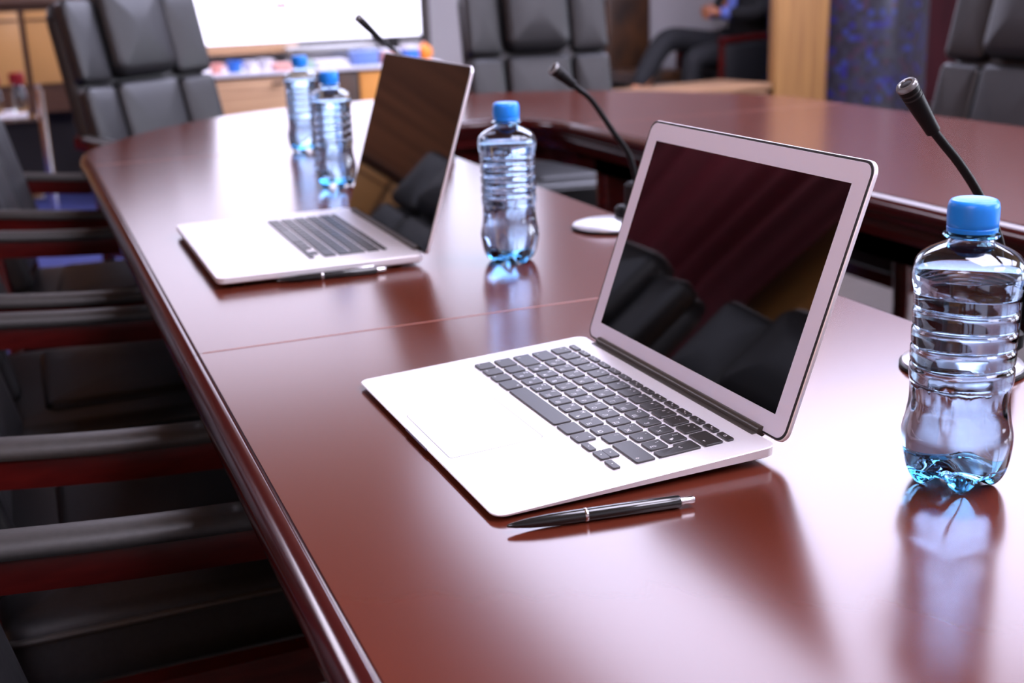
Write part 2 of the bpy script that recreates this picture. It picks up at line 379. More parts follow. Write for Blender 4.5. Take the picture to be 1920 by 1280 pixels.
U = .019218; GAP = .0036
def key_list():
    K = []  # ux, w, uy, h, latin, cyr
    fw = 14.5/14
    F = ['esc']+['F%d' % i for i in range(1, 13)]+['\u23fb']
    for i in range(14): K.append((i*fw, fw, 5, .5, 'f', F[i]))
    num = [('>', '<'), ('!', '1'), ('@', '2'), ('#', '3'), ('$', '4'), ('%', '5'), ('^', '6'), ('&', '7'), ('*', '8'), ('(', '9'), (')', '0'), ('_', '-'), ('+', '=')]
    for i, (a, b) in enumerate(num): K.append((i, 1, 4, 1, 'n', (a, b)))
    K.append((13, 1.5, 4, 1, 'c', '\u2190'))
    K.append((0, 1.5, 3, 1, 'l', '\u21e5'))
    for i, (a, b) in enumerate(zip('QWERTYUIOP[]', 'ЙЦУКЕНГШЩЗХЪ')): K.append((1.5+i, 1, 3, 1, 'k', (a, b)))
    K.append((0, 1.75, 2, 1, 'l', '\u21ea'))
    for i, (a, b) in enumerate(zip("ASDFGHJKL;'\\", 'ФЫВАПРОЛДЖЭЁ')): K.append((1.75+i, 1, 2, 1, 'k', (a, b)))
    K.append((13.5, 1, 2, 2, 'enter', '\u21b5'))
    K.append((0, 1.25, 1, 1, 'l', '\u21e7'))
    for i, (a, b) in enumerate(zip("`ZXCVBNM,./", ' ЯЧСМИТЬБЮ ')): K.append((1.25+i, 1, 1, 1, 'k', (a, b)))
    K.append((12.25, 2.25, 1, 1, 'r', '\u21e7'))
    for i, s in enumerate(('fn', 'ctrl', 'alt')): K.append((i, 1, 0, 1, 'l', s))
    K.append((3, 1.25, 0, 1, 's', '\u2318')); K.append((4.25, 5, 0, 1, '', '')); K.append((9.25, 1.25, 0, 1, 's', ''))
    K.append((10.5, 1, 0, 1, 'n2', ('alt', '')))
    K.append((11.5, 1, 0, .5, 'a', '\u25c2')); K.append((12.5, 1, 0, .5, 'a', '\u25be')); K.append((12.5, 1, .5, .5, 'a', '\u25b4')); K.append((13.5, 1, 0, .5, 'a', '\u25b8'))
    return K

def laptop(label, W, D, rot, loc, lid_ang, hy, screen, lidlen, tb, tf, ykb, x0, u, tp, frame_mat, legends, pre=''):
    root = thing('laptop', label, 'laptop', loc); root.matrix_world = Matrix.Translation(loc) @ rot
    # base: wedge body
    def t(y): return tf+(tb-tf)*max(0, min(1, y/D))**.8
    bm = bmesh.new(); L = []
    o0 = rr(0, W, 0, D, .0095, 10)
    def shrink(ins): return rr(ins, W-ins, ins, D-ins, .0095-min(ins, .006), 10)
    L.append([Vector((x, y, -t(y))) for x, y in shrink(.012)])
    L.append([Vector((x, y, -t(y)*.92)) for x, y in shrink(.004)])
    L.append([Vector((x, y, -t(y)*.72)) for x, y in shrink(.0006)])
    L.append([Vector((x, y, -.0006)) for x, y in o0])
    L.append([Vector((x, y, 0)) for x, y in shrink(.0005)])
    loops(bm, L)
    link('base', bm, 'alu', root, angle=30)
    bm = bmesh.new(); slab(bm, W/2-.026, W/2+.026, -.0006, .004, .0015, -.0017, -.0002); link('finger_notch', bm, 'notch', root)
    # trackpad
    tx0, tx1, ty0, ty1 = tp
    bm = bmesh.new(); a = rr(tx0-.0005, tx1+.0005, ty0-.0005, ty1+.0005, .003, 5); b = rr(tx0, tx1, ty0, ty1, .0028, 5)
    va = [bm.verts.new((x, y, .00012)) for x, y in a]; vb = [bm.verts.new((x, y, .00012)) for x, y in b]
    for i in range(len(va)): bm.faces.new((va[i], va[(i+1) % len(va)], vb[(i+1) % len(va)], vb[i]))
    tr = bm; tp_bm = bmesh.new(); slab(tp_bm, tx0, tx1, ty0, ty1, .0028, -.001, .00015, .0001, 5)
    tpo = link('trackpad', tp_bm, 'alu', root); link('trackpad_gap', tr, 'groove', tpo, smooth=False)
    # keyboard
    bm = bmesh.new(); a = rr(x0-.0016, x0+14.5*u+.0016, ykb-.0016, ykb+5.5*u+.0018, .003, 5); b = rr(x0-.0013, x0+14.5*u+.0013, ykb-.0013, ykb+5.5*u+.0015, .003, 5)
    va = [bm.verts.new((x, y, .0001)) for x, y in a]; vb = [bm.verts.new((x, y, .0001)) for x, y in b]
    for i in range(len(va)): bm.faces.new((va[i], va[(i+1) % len(va)], vb[(i+1) % len(va)], vb[i]))
    link('keyboard_outline', bm, 'alu_face', root, smooth=False)
    gp = GAP*u/U; zk = .0017
    for ux, w_, uy, h_, kind, txt in key_list():
        a, b, c, d = x0+ux*u+gp/2, x0+(ux+w_)*u-gp/2, ykb+uy*u+gp/2, ykb+(uy+h_)*u-gp/2
        if kind == 'a': # half height arrows
            if uy == .5: c -= gp/2+.0002
            elif ux == 12.5: d += gp/2-.0002
        bm = bmesh.new()
        if kind == 'enter':
            xm = a+u*.25; ym = ykb+3*u+gp/2
            def poly(i): return [(b-i, d-i), (a+i, d-i), (a+i, ym+i), (xm+i, ym+i), (xm+i, c+i), (b-i, c+i)]
            def rnd(P, r):
                out = []
                for k in range(len(P)):
                    p, q, s = Vector(P[k-1]), Vector(P[k]), Vector(P[(k+1) % len(P)])
                    q1 = q+(p-q).normalized()*r; q2 = q+(s-q).normalized()*r
                    for j in range(4):
                        tt = j/3; out.append(q1*(1-tt)**2+q*2*tt*(1-tt)+q2*tt**2)
                return out
            P0, P1 = rnd(poly(0), .0014), rnd(poly(.0003), .0012)
            loops(bm, [[Vector((v.x, v.y, 0)) for v in P0], [Vector((v.x, v.y, zk-.0003)) for v in P0], [Vector((v.x, v.y, zk)) for v in P1]])
        else: slab(bm, a, b, c, d, .0014, 0, zk, .0003, 4)
        k = link('key', bm, 'key', root)
        if not legends or kind == '': continue
        bm = bmesh.new(); z = zk+.00005; cx, cy = (a+b)/2, (c+d)/2; wk, hk = b-a, d-c
        if kind == 'k':
            if txt[0] != ' ': text_mesh(bm, txt[0], cx-wk*.20, cy+hk*.22, .0052, z)
            if txt[1] != ' ': text_mesh(bm, txt[1], cx+wk*.20, cy-hk*.24, .0054, z)
        elif kind == 'n':
            text_mesh(bm, txt[0], cx+wk*.10, cy+hk*.24, .0036, z); text_mesh(bm, txt[1], cx-wk*.22, cy+hk*.10, .0040, z)
        elif kind == 'f':
            if txt == '\u23fb':
                lathe_pts = [(cx+.0012*math.cos(q), cy+.0012*math.sin(q), z) for q in [math.radians(120+30*i) for i in range(11)]]
                tube(bm, lathe_pts, .00016, 5); tube(bm, [(cx, cy+.0002, z), (cx, cy+.0016, z)], .00016, 5)
            else:
                text_mesh(bm, txt, cx+wk*.18 if txt != 'esc' else cx, cy-hk*.22, .0020, z)
                if txt != 'esc':
                    lathe(bm, [(.0007, 0), (.0007, .00005)], 8, cx-.0002, cy+hk*.12, z)
        elif kind == 'a':
            dr = {'\u25c2': PI, '\u25b8': 0, '\u25be': -PI/2, '\u25b4': PI/2}[txt]
            bm.faces.new([bm.verts.new((cx+.0009*math.cos(dr+q), cy+.0009*math.sin(dr+q), z)) for q in (0, 2*PI/3, 4*PI/3)])
        elif kind == 'n2':
            text_mesh(bm, 'alt', cx+wk*.22, cy+hk*.28, .0026, z); text_mesh(bm, '\u2325', cx-wk*.1, cy-hk*.30, .0030, z)
        elif kind in ('l', 's', 'r', 'c', 'enter'):
            px, py, sz = cx-wk*.28, cy-hk*.27, .0034
            if kind == 'r': px = cx+wk*.34
            if kind == 'c': px = cx+wk*.20
            if kind == 's': px = cx+wk*.3; py = cy+hk*.25
            if kind == 'enter': px, py = cx+wk*.05, cy+hk*.10
            arrows = {'\u2190': [[(1.6, 0), (-1.6, 0)], [(-.5, 1.1), (-1.6, 0), (-.5, -1.1)]],
                      '\u21b5': [[(1.5, 1.5), (1.5, -.3), (-1.6, -.3)], [(-.5, .8), (-1.6, -.3), (-.5, -1.4)]],
                      '\u21e7': [[(0, 1.7), (-1.5, .2), (-.7, .2), (-.7, -1.2), (.7, -1.2), (.7, .2), (1.5, .2), (0, 1.7)]],
                      '\u21e5': [[(-1.6, 0), (1.1, 0)], [(.2, .9), (1.1, 0), (.2, -.9)], [(1.6, 1), (1.6, -1)]],
                      '\u21ea': [[(0, 1.7), (-1.5, .4), (-.7, .4), (-.7, -.4), (.7, -.4), (.7, .4), (1.5, .4), (0, 1.7)], [(-.7, -1.1), (.7, -1.1)]]}
            if txt in arrows:
                for line in arrows[txt]: tube(bm, [(px+q[0]*.00085, py+q[1]*.00085, z) for q in line], .00017, 5)
            elif txt: text_mesh(bm, txt, px, py, sz*.8, z)
        if len(bm.verts): link('key_legend', bm, 'legend', k, smooth=False)
        else: bm.free()
    # hinge
    bm = bmesh.new(); hx0, hx1 = .0275*W/.325, W-.0275*W/.325
    slab(bm, hx0, hx1, D-.0045, D+.0045, .0005, -.004, .0004)
    tube(bm, [(hx0, hy-.0005, .0005), (hx1, hy-.0005, .0005)], .0042, 16)
    link('hinge', bm, 'hinge', root)
    # lid
    dl = Vector((0, math.sin(lid_ang), math.cos(lid_ang))); nn = Vector((0, -math.cos(lid_ang), math.sin(lid_ang))); org = Vector((0, hy, 0))
    def f(p): return org+Vector((p.x, 0, 0))+dl*p.y+nn*p.z
    bm = bmesh.new(); slab(bm, 0, W, -.001, lidlen, .0105, -.0045, -.0006, .0008, 10, f); lid = link('lid', bm, 'alu', root)
    bm = bmesh.new(); slab(bm, .0007, W-.0007, -.0002, lidlen-.0007, .0100, -.001, .0001, .0002, 10, f); link('rubber_gasket', bm, 'gasket', lid)
    bm = bmesh.new(); slab(bm, .0026, W-.0026, .0012, lidlen-.0026, .0090, -.0008, .0003, .0002, 10, f); link('bezel', bm, frame_mat, lid)
    sx0, sx1, sy0, sy1 = screen
    bm = bmesh.new(); slab(bm, sx0, sx1, sy0, sy1, .0003, -.0005, .00036, .00003, 2, f); link('screen', bm, 'glass_black', lid)
    # feet reaching the table below
    for fx in (.03, W-.03):
        for fy in (.03, D-.03):
            wz = (root.matrix_world @ Vector((fx, fy, -t(fy)))).z-ZT
            bm = bmesh.new(); lathe(bm, [(.0065, -t(fy)-wz-.0001), (.0075, -t(fy)+.0006)], 20, fx, fy); link('rubber_foot', bm, 'rubber', root)
    return root
rot1 = Matrix.Rotation(math.radians(-89.06), 4, 'Z') @ Matrix.Rotation(math.radians(2.4), 4, 'X')
laptop('open silver laptop in front with wide aluminium bezel and keys lettered in Latin and Cyrillic', .325, .227, rot1, (0, 0, ZT+.005), .387, .2318,
       (.01925, .30575, .0170, .1960), .2151, .0105, .0022, .10174, .1625-7.25*U, U, (.110, .215, .0095, .0865), 'alu_face', True)
rot2 = Matrix.Rotation(math.radians(-90), 4, 'Z')
laptop('open silver laptop with black glossy screen frame, farther along the table, blurred', .380, .262, rot2, (-.058, .806, ZT+.0145), math.radians(17.6), .2635,
       (.0023, .3777, .0013, .2397), .242, .0115, .0095, .1240, .190-7.25*.0192, .0192, (.137, .243, .014, .094), 'glass_black', False)

# ------------------------------------------------------------ pens
def pen(label, a, b, clip):
    a, b = Vector(a), Vector(b); L = (b-a).length; ang = math.atan2(b.y-a.y, b.x-a.x)
    root = thing('pen', label, 'pen', (a.x, a.y, ZT), ang, 'black pens on the table')
    rot = Matrix.Rotation(PI/2, 4, 'Y'); k = L/.1355; r0 = .0047
    def part(name, prof, m, par=root):
        bm = bmesh.new(); lathe(bm, prof, 24); bmesh.ops.transform(bm, matrix=Matrix.Translation((0, 0, r0+.0001)) @ rot, verts=bm.verts); return link(name, bm, m, par)
    part('barrel_front', [(.0004, 0), (.0012, .001*k), (.0022, .006*k), (.0034, .016*k), (.0042, .028*k), (.0045, .042*k), (.0046, .0545*k)], 'pen')
    part('metal_ring', [(.0047, .0545*k), (.00485, .055*k), (.00485, .0562*k), (.0047, .0567*k)], 'chrome')
    part('barrel', [(.0046, .0567*k), (.0047, .08*k), (.0046, .1235*k), (.0041, .1246*k)], 'pen')
    part('push_button', [(.0026, .1240*k), (.0027, .1345*k), (.0022, .1355*k)], 'chrome')
    if clip:
        bm = bmesh.new(); slab(bm, .085*k, .122*k, -.0015, .0015, .0014, 2*r0+.0004, 2*r0+.0014); add_box(bm, .118*k, .122*k, -.0012, .0012, 2*r0-.0006, 2*r0+.0006)
        link('clip', bm, 'chrome', root)
pen('black pen with chrome ring and push button beside the front laptop', (.0080, -.3415, 0), (.1395, -.3585, 0), False)
pen('blurred black pen with chrome clip beside the farther laptop', (.012, .4205, 0), (.148, .4150, 0), True)

# ------------------------------------------------------------ bottles
BP = [(.0, .0105), (.006, .0095), (.012, .0055), (.018, .0018), (.0235, .0002), (.0275, .0010), (.0312, .0050), (.0340, .0105), (.0357, .0170), (.0368, .0240), (.0374, .0310), (.0373, .0370), (.0362, .0430), (.0347, .0490), (.0334, .0560), (.0328, .0620), (.0331, .0680), (.0338, .0740)]
zz = .0765
for k in range(6):
    BP += [(.0345, zz), (.0347, zz+.0045), (.0346, zz+.0085), (.0334, zz+.0103), (.0332, zz+.0112), (.0344, zz+.0128)]; zz += .0133
BP += [(.0358, .1585-.0005), (.0362, .1612-.0035)]
BP = [p for p in BP if p[1] < .1395]+[(.0350, .1400), (.0361, .1450), (.0365, .1500), (.0362, .1545), (.0350, .1590), (.0320, .1630), (.0270, .1665), (.0210, .1695), (.0165, .1715), (.0143, .1740), (.0139, .1780)]
def petal(r, z, a):
    if z < .036:
        k = max(0, 1-z/.036); c5 = .5-.5*math.cos(5*a)
        if r < .0345 and z < .02 and r > .003:
            z2 = z+c5*(.0100*min(1, (r/.0235)))*(1-max(0, (z-.0005)/.02)); r2 = r*(1-.10*c5*k)
        else: z2 = z; r2 = r*(1-.13*c5*k**.8)
        return r2, z2
    if .045 < z < .076:
        k = math.sin((z-.045)/.031*PI); return r+.0007*k*math.sin(16*a+(z-.045)*70), z
    if .076 < z < .14: return r, z+.0009*math.sin(2*a+z*60)
    return r, z
def dense(P, n=3):
    return [(v.x, v.y) for v in spline([(r, z, 0) for r, z in P], n)]
def bottle(label, loc, rz, level=.1510):
    root = thing('water_bottle', label, 'bottle', (*loc, ZT+.0002), rz, 'water bottles on the table')
    full = dense(BP, 3); t = .0006
    def inn(P): return [(max(r-t, .0003), z+(t if r < .03 and z < .02 else 0)) for r, z in P]
    low = [p for p in full if p[1] < .0165 or p[0] < .02 and p[1] < .05]; up = full[len(low)-1:]
    def shell(name, P, m):
        bm = bmesh.new(); Q = [(max(r, .0003), z) for r, z in P]+inn(P)[::-1]; lathe(bm, Q, 80, mod=petal, cap0=False, cap1=False)
        bm.verts.ensure_lookup_table(); n = 80; a = list(bm.verts)[:n]; b = list(bm.verts)[-n:]
        for i in range(n): bm.faces.new((a[i], b[i], b[(i+1) % n], a[(i+1) % n]))
        return link(name, bm, m, root, angle=70)
    shell('bottle_base', low, 'petblue'); shell('bottle_body', up, 'pet')
    bm = bmesh.new(); W_ = [(max(r-.00045, .0002), z+(.00045 if r < .03 and z < .02 else 0)) for r, z in full if z < level]
    rl = W_[-1][0]; W_ += [(rl, level), (rl-.001, level-.0004)]
    lathe(bm, W_, 80, mod=petal); link('water', bm, 'water', root, angle=60)
    bm = bmesh.new(); lathe(bm, [(.0140, .1755), (.0178, .1760), (.0186, .1770), (.0178, .1780), (.0140, .1784)], 48); link('neck_ring', bm, 'petblue', root)
    bm = bmesh.new()
    def rib(r, z, a): return (r+.00009*math.cos(60*a) if .182 < z < .1975 and r > .014 else r), z
    lathe(bm, [(.0150, .1793), (.0163, .1796), (.0164, .1822), (.0159, .1828), (.0163, .1834), (.0165, .1860), (.0166, .1900), (.0165, .1955), (.0160, .1985), (.0148, .2003), (.0130, .2010), (.0115, .2006), (.004, .2005)], 120, mod=rib)
    link('bottle_cap', bm, 'capblue', root)
    return root
b0 = bottle('water bottle with blue cap nearest, sharp, at the right beside the front laptop', (.325, -.401), .42)
dup(b0, (.3095, .3945, ZT+.0002), 1.2, 'water bottle with blue cap standing between the two laptops')
dup(b0, (.2600, 1.100, ZT+.0002), 2.3, 'blurred water bottle with blue cap right behind the farther laptop')
dup(b0, (.3200, 1.600, ZT+.0002), .3, 'farthest water bottle with blue cap, leftmost of the four')

# ------------------------------------------------------------ microphones
def microphone(label, loc, rz, neckpts, r_=.004):
    root = thing('desk_microphone', label, 'microphone', (*loc, ZT), rz, 'gooseneck microphones along the inner table edge')
    bm = bmesh.new(); lathe(bm, [(.052, 0), (.0545, .001), (.0545, .0035), (.053, .0045)], 56); link('base_pad', bm, 'mic', root)
    bm = bmesh.new(); lathe(bm, [(.0525, .0044), (.0520, .0065), (.044, .0095), (.030, .0125), (.018, .014), (.001, .0145)], 56); link('base_disc', bm, 'mic_base', root)
    bm = bmesh.new(); slab(bm, .012, .062, -.014, .014, .010, .010, .030, .004); slab(bm, .030, .052, -.016, .016, .006, .024, .062, .005); link('neck_mount', bm, 'mic', root)
    pts = spline(neckpts, 8); n = len(pts); j = int(n*.80)
    bm = bmesh.new(); tube(bm, pts[:j+1], r_, 14); link('gooseneck', bm, 'mic', root)
    d = (pts[-1]-pts[j]).normalized(); q0 = pts[j]-d*.004; Lh = (pts[-1]-q0).length
    m4 = Matrix.Translation(q0) @ d.to_track_quat('Z', 'Y').to_matrix().to_4x4()
    bm = bmesh.new(); lathe(bm, [(.0045, 0), (.0062, .001), (.0066, .010), (.0078, Lh*.55), (.0084, Lh*.72), (.0076, Lh*.725), (.0076, Lh*.755), (.0085, Lh*.76), (.0085, Lh*.80), (.0076, Lh*.805), (.0076, Lh*.835), (.0086, Lh*.84), (.0087, Lh*.90), (.0082, Lh*.91)], 28)
    bmesh.ops.transform(bm, matrix=m4, verts=bm.verts); hd = link('microphone_head', bm, 'mic', root)
    bm = bmesh.new(); lathe(bm, [(.0080, Lh*.905), (.0092, Lh*.92), (.0092, Lh*.96), (.0082, Lh*.995), (.0060, Lh*1.0), (.0052, Lh*.985), (.0005, Lh*.98)], 28)
    bmesh.ops.transform(bm, matrix=m4, verts=bm.verts); link('grille_ring', bm, 'mic_ring', hd)
    # two dark sound slots on the side facing up and back
    for q in (.74, .82):
        bm = bmesh.new(); lathe(bm, [(.0077, Lh*q-.0011), (.0079, Lh*q-.0009), (.0079, Lh*q+.0009), (.0077, Lh*q+.0011)], 28)
        bmesh.ops.transform(bm, matrix=m4, verts=bm.verts); link('sound_slot', bm, 'dark', hd)
    bm = bmesh.new(); lathe(bm, [(.0050, Lh*.984), (.0045, Lh*.990), (.0004, Lh*.991)], 20)
    bmesh.ops.transform(bm, matrix=m4, verts=bm.verts); link('front_grille', bm, 'gasket', hd)
    return root
M['mic_ring'] = mat('grey_mic_ring', (.20, .20, .20), .25, metal=.6)
NP = [(.042, 0, .055), (.040, 0, .085), (.028, 0, .120), (.004, 0, .157), (-.019, 0, .185), (-.041, 0, .207), (-.059, 0, .226), (-.082, 0, .257)]
microphone('black gooseneck microphone rising behind the nearest water bottle', (.505, -.207), 0, NP)
microphone('black gooseneck microphone on silver disc behind the front laptop lid', (.512, .517), 0, [(.042, 0, .050), (.041, 0, .072), (.030, 0, .105), (.008, 0, .135), (-.025, 0, .181), (-.045, 0, .198), (-.062, 0, .212), (-.084, 0, .229)])
microphone('blurred black gooseneck microphone behind the farther laptop, in front of the screen', (.505, 1.32), .3, [(.042, 0, .055), (.040, 0, .085), (.026, 0, .120), (-.004, 0, .165), (-.049, 0, .205), (-.085, 0, .230), (-.110, 0, .252), (-.146, 0, .285)])

# ------------------------------------------------------------ chairs
def chair(label, loc, rz, group, cut=0):
    t = thing('leather_armchair', label, 'chair', loc, rz, group)
    link('seat', cushion(-.235, .235, -.25, .26, .365, .455, .022, .008), 'leather', t)
    st = [o for o in t.children if o.name.startswith('seat')][0]
    link('seat_panel', cushion(-.165, .165, -.17, .20, .445, .470, .014, .006), 'leather', st)
    bm = bmesh.new(); P = [(x, y, .437) for x, y in rr(-.2365, .2365, -.2515, .2615, .03, 6)]; P.append(P[0]); tube(bm, P, .004, 8, caps=False); link('piping', bm, 'pad', st)
    # backrest: local plane leaning back
    a = math.radians(13); by = -.25; bz = .44
    Tm = Matrix.Translation((0, by, bz)) @ Matrix.Rotation(a, 4, 'X') @ Matrix.Rotation(PI/2, 4, 'X') @ Matrix.Translation((0, 0, 0))
    # in this frame: x width, y up, z toward the front (after flipping)
    Fm = Matrix(((1, 0, 0, 0), (0, 1, 0, 0), (0, 0, -1, 0), (0, 0, 0, 1)))
    Tm = Tm @ Fm
    def bpart(name, bm, m, par):
        for v in bm.verts:  # gentle wrap of the back around the sitter
            v.co.z += .9*v.co.x**2*.5
        bmesh.ops.transform(bm, matrix=Tm, verts=bm.verts)
        return link(name, bm, m, par)
    bk = bpart('backrest', cushion(-.265, .265, .02, .645-cut, -.055, .012, .055, .0), 'leather', t)
    for s in (-1, 1):
        x0, x1 = (.126, .258) if s > 0 else (-.258, -.126)
        bpart('side_cushion', cushion(x0, .0+x1, .388, .635-cut, -.01, .042, .018, .006), 'leather', bk)
        bpart('side_cushion', cushion(x0, x1, .05, .380, -.01, .042, .018, .006), 'leather', bk)
    bpart('headrest', cushion(-.122, .122, .398, .672-cut, -.01, .072, .034, .014), 'leather', bk)
    bpart('back_cushion', cushion(-.122, .122, .05, .388, -.01, .046, .022, .010), 'leather', bk)
    for s in (-1, 1):
        x = s*.263
        path = spline([(x-s*.012, -.335, .662), (x, -.25, .654), (x+s*.004, -.10, .640), (x+s*.004, .05, .632), (x+s*.002, .17, .622), (x, .240, .590), (x, .262, .52), (x, .262, .42)], 6)
        bm = bmesh.new(); L = []
        for i, p in enumerate(path):
            tt = (path[min(i+1, len(path)-1)]-path[max(i-1, 0)]).normalized(); nrm = Vector((0, -tt.z, tt.y)).normalized()
            L.append([p+Vector((dx, 0, 0))+nrm*dn for dx, dn in ((-.016, -.020), (-.018, 0), (-.016, .018), (0, .020), (.016, .018), (.018, 0), (.016, -.020), (0, -.022))])
        loops(bm, L); ar = link('armrest', bm, 'darkwood', t, angle=50)
        pp = path[2:26]; bm = bmesh.new(); L = []
        for i, p in enumerate(pp):
            tt = (pp[min(i+1, len(pp)-1)]-pp[max(i-1, 0)]).normalized(); nrm = Vector((0, -tt.z, tt.y)).normalized(); k = min(1, (i+.6)/2.5, (len(pp)-i-.4)/2.5)
            L.append([p+Vector((dx*k, 0, 0))+nrm*(.012+dn*k) for dx, dn in ((-.021, 0), (-.023, .005), (-.020, .011), (-.010, .015), (.010, .015), (.020, .011), (.023, .005), (.021, 0))])
        loops(bm, L); link('arm_pad', bm, 'pad', ar, angle=60)
        bm = bmesh.new(); tube(bm, [(x, .262, .43), (x, .255, .30), (x, .262, 0)], [.024, .022, .018], 10, flat=(1, .8)); link('leg', bm, 'darkwood', t)
        bm = bmesh.new(); tube(bm, [(x-s*.01, -.27, .64), (x, -.245, .40), (x, -.27, .2), (x, -.33, 0)], [.020, .023, .020, .018], 10, flat=(1, .8)); link('leg', bm, 'darkwood', t)
        bm = bmesh.new(); add_box(bm, x-.014, x+.014, -.24, .25, .330, .378); link('side_rail', bm, 'darkwood', t, smooth=False)
    bm = bmesh.new(); add_box(bm, -.248, .248, .20, .235, .325, .366); link('cross_rail', bm, 'darkwood', t, smooth=False)
    link('cross_rail', box(-.248, .248, -.235, -.20, .325, .366), 'darkwood', t, smooth=False)
    return t
GL = 'leather armchairs tucked under the left side of the table'
c0 = chair('black leather armchair with red wood arms, in the row\'s middle beside the table seam', (-.105, .480, 0), -PI/2, GL, .065)
dup(c0, (-.105, -.285, 0), -PI/2, 'black leather armchair nearest the camera on the left, mostly cut off below')
dup(c0, (-.105, 1.126, 0), -PI/2, 'black leather armchair beside the farther laptop, third from the camera')
dup(c0, (-.045, 1.860, 0), -PI/2-.10, 'black leather armchair at the far end of the left row, grey back showing')
GE = 'high-backed leather armchairs around the far side of the table'
c1 = chair('high-backed grey-black leather armchair at the far left corner of the table, before the screen', (.31, 2.70, .0045), PI+.62, GE)
dup(c1, (1.46, 2.74, 0), PI-.10, 'high-backed black leather armchair at the far end, centre top of the photo', GE)
dup(c1, (1.93, 1.54, 0), PI/2, 'high-backed black leather armchair at the right edge beyond the right microphone', GE)
dup(c1, (1.90, .72, 0), PI/2, 'black leather armchair on the right side, seen under the table', GE)

# ------------------------------------------------------------ screen and cabinet at the back wall
sc_ = thing('presentation_screen', 'large bright white presentation screen with dark frame above the low wooden cabinet', 'screen', (0, 6.1, 0))
link('display', box(.19, 2.045, -.01, .0, .772, 2.80), 'screen', sc_, smooth=False)
bm = bmesh.new()
for q in ((.16, 2.085, 2.80, 2.84), (.16, .19, .745, 2.80), (2.06, 2.10, .70, 2.84)): add_box(bm, q[0], q[1], -.02, .05, q[2], q[3])
link('screen_frame', bm, 'screen_frame', sc_, smooth=False)
link('bottom_rail', box(.20, 1.30, -.04, .03, .715, .765, .006), 'woodh', sc_)
link('back_panel', box(.17, 2.06, .005, .05, .75, 2.80), 'dark', sc_, smooth=False)
for x in (.6, 1.9): link('support_post', box(x-.03, x+.03, .06, .12, .0045, 1.6), 'dark', sc_, smooth=False)
bm = bmesh.new(); add_box(bm, 1.19, 1.26, -.016, -.009, .955, .985); link('red_mark', bm, 'ink', sc_, smooth=False)
bm = bmesh.new(); add_box(bm, 1.74, 1.80, -.016, -.009, .975, 1.0); link('red_mark', bm, 'ink', sc_, smooth=False)
bm = bmesh.new(); add_box(bm, .55, 1.22, -.014, -.009, .978, .984); link('grey_line', bm, 'inkgrey', sc_, smooth=False)
bm = bmesh.new(); tube(bm, [(1.86, -.012, .80), (1.93, -.012, .84), (2.0, -.012, .93)], .008, 6); link('grey_line', bm, 'inkgrey', sc_, smooth=False)

cab = thing('wooden_cabinet', 'low light wood cabinet with horizontal grain under the bright screen', 'cabinet', (0, 5.4, 0))
link('cabinet_body', box(.40, 1.90, .02, .62, .04, .640), 'cab_frame', cab, smooth=False)
link('cabinet_top', box(.38, 1.93, -.01, .64, .640, .660, .003), 'white_item', cab)
link('door', box(.42, 1.10, 0, .02, .06, .625, .003), 'woodh', cab)
link('door', box(1.105, 1.24, 0, .02, .06, .625, .003), 'woodh', cab)
link('door', box(1.47, 1.66, 0, .02, .06, .625, .003), 'ochre', cab)
link('drawer', box(1.25, 1.46, 0, .016, .06, .625, .003), 'brownchair', cab)
bm = bmesh.new(); tube(bm, [(1.0, -.02, .60), (1.06, -.02, .60)], .008, 8); link('handle', bm, 'cab_frame', cab)
ZC = .6602; YC = 5.46
def item_cup(label, x, m, r=.035, h=.06, g=None):
    t = thing('cup', label, 'cup', (x, YC, ZC), 0, g)
    bm = bmesh.new(); lathe(bm, [(r*.75, 0), (r, h), (r*.9, h), (r*.68, .006), (.001, .006)], 24); link('cup_body', bm, m, t)
    bm = bmesh.new(); tube(bm, [(r*.85, 0, h*.8), (r*1.35, 0, h*.75), (r*1.35, 0, h*.35), (r*.8, 0, h*.25)], .004, 8); link('handle', bm, m, t)
G2 = 'cups on the low wooden cabinet'
item_cup('white cup at the left end of the low cabinet', .735, 'pink_item', .036, .05, G2)
item_cup('blue cup on the low cabinet beside white cups', .825, 'blue_item', .042, .058, G2)
item_cup('white cup just right of the blue cup on the cabinet', .905, 'white_item', .036, .055, G2)
item_cup('white cup second to the right of the blue cup', .985, 'white_item', .040, .06, G2)
def stack(name, label, cat, x0, x1, h, m, y0=YC-.06, y1=YC+.10, z=ZC, n=3):
    bm = bmesh.new()
    for i in range(n): slab(bm, x0+.004*(i % 2), x1-.003*(i % 3), y0+.003*i, y1, .004, z+h*i/n, z+h*(i+1)/n-.0005, .001)
    tag(link(name, bm, m), label, cat)
stack('paper_pack', 'pinkish white paper pack on the cabinet left of the farthest bottle', 'papers', 1.03, 1.12, .03, 'pink_item')
stack('paper_stack', 'pale lilac and green paper stack on the cabinet between bottles and blue box', 'papers', 1.24, 1.42, .035, 'white_item')
stack('folder', 'pale green folder standing behind the paper stack on the cabinet', 'folder', 1.18, 1.235, .04, 'green_item')
def carton(label, x0, x1, h, m, y=YC, d=.12, lidm='white_item'):
    t = thing('box', label, 'box', ((x0+x1)/2, y, ZC)); w_ = (x1-x0)/2
    link('box_body', box(-w_, w_, -d/2, d/2, 0, h*.8, .003), m, t); link('box_lid', box(-w_-.003, w_+.003, -d/2-.003, d/2+.003, h*.8, h, .003), lidm, t)
carton('pale blue box on the cabinet left of the farther laptop lid', 1.45, 1.58, .075, 'pale_blue', lidm='pale_blue')
carton('pink and white box just right of the pale blue box', 1.605, 1.70, .075, 'pink_item')
carton('small blue and white box left of the orange ball', 1.745, 1.815, .085, 'blue_item', YC+.02)
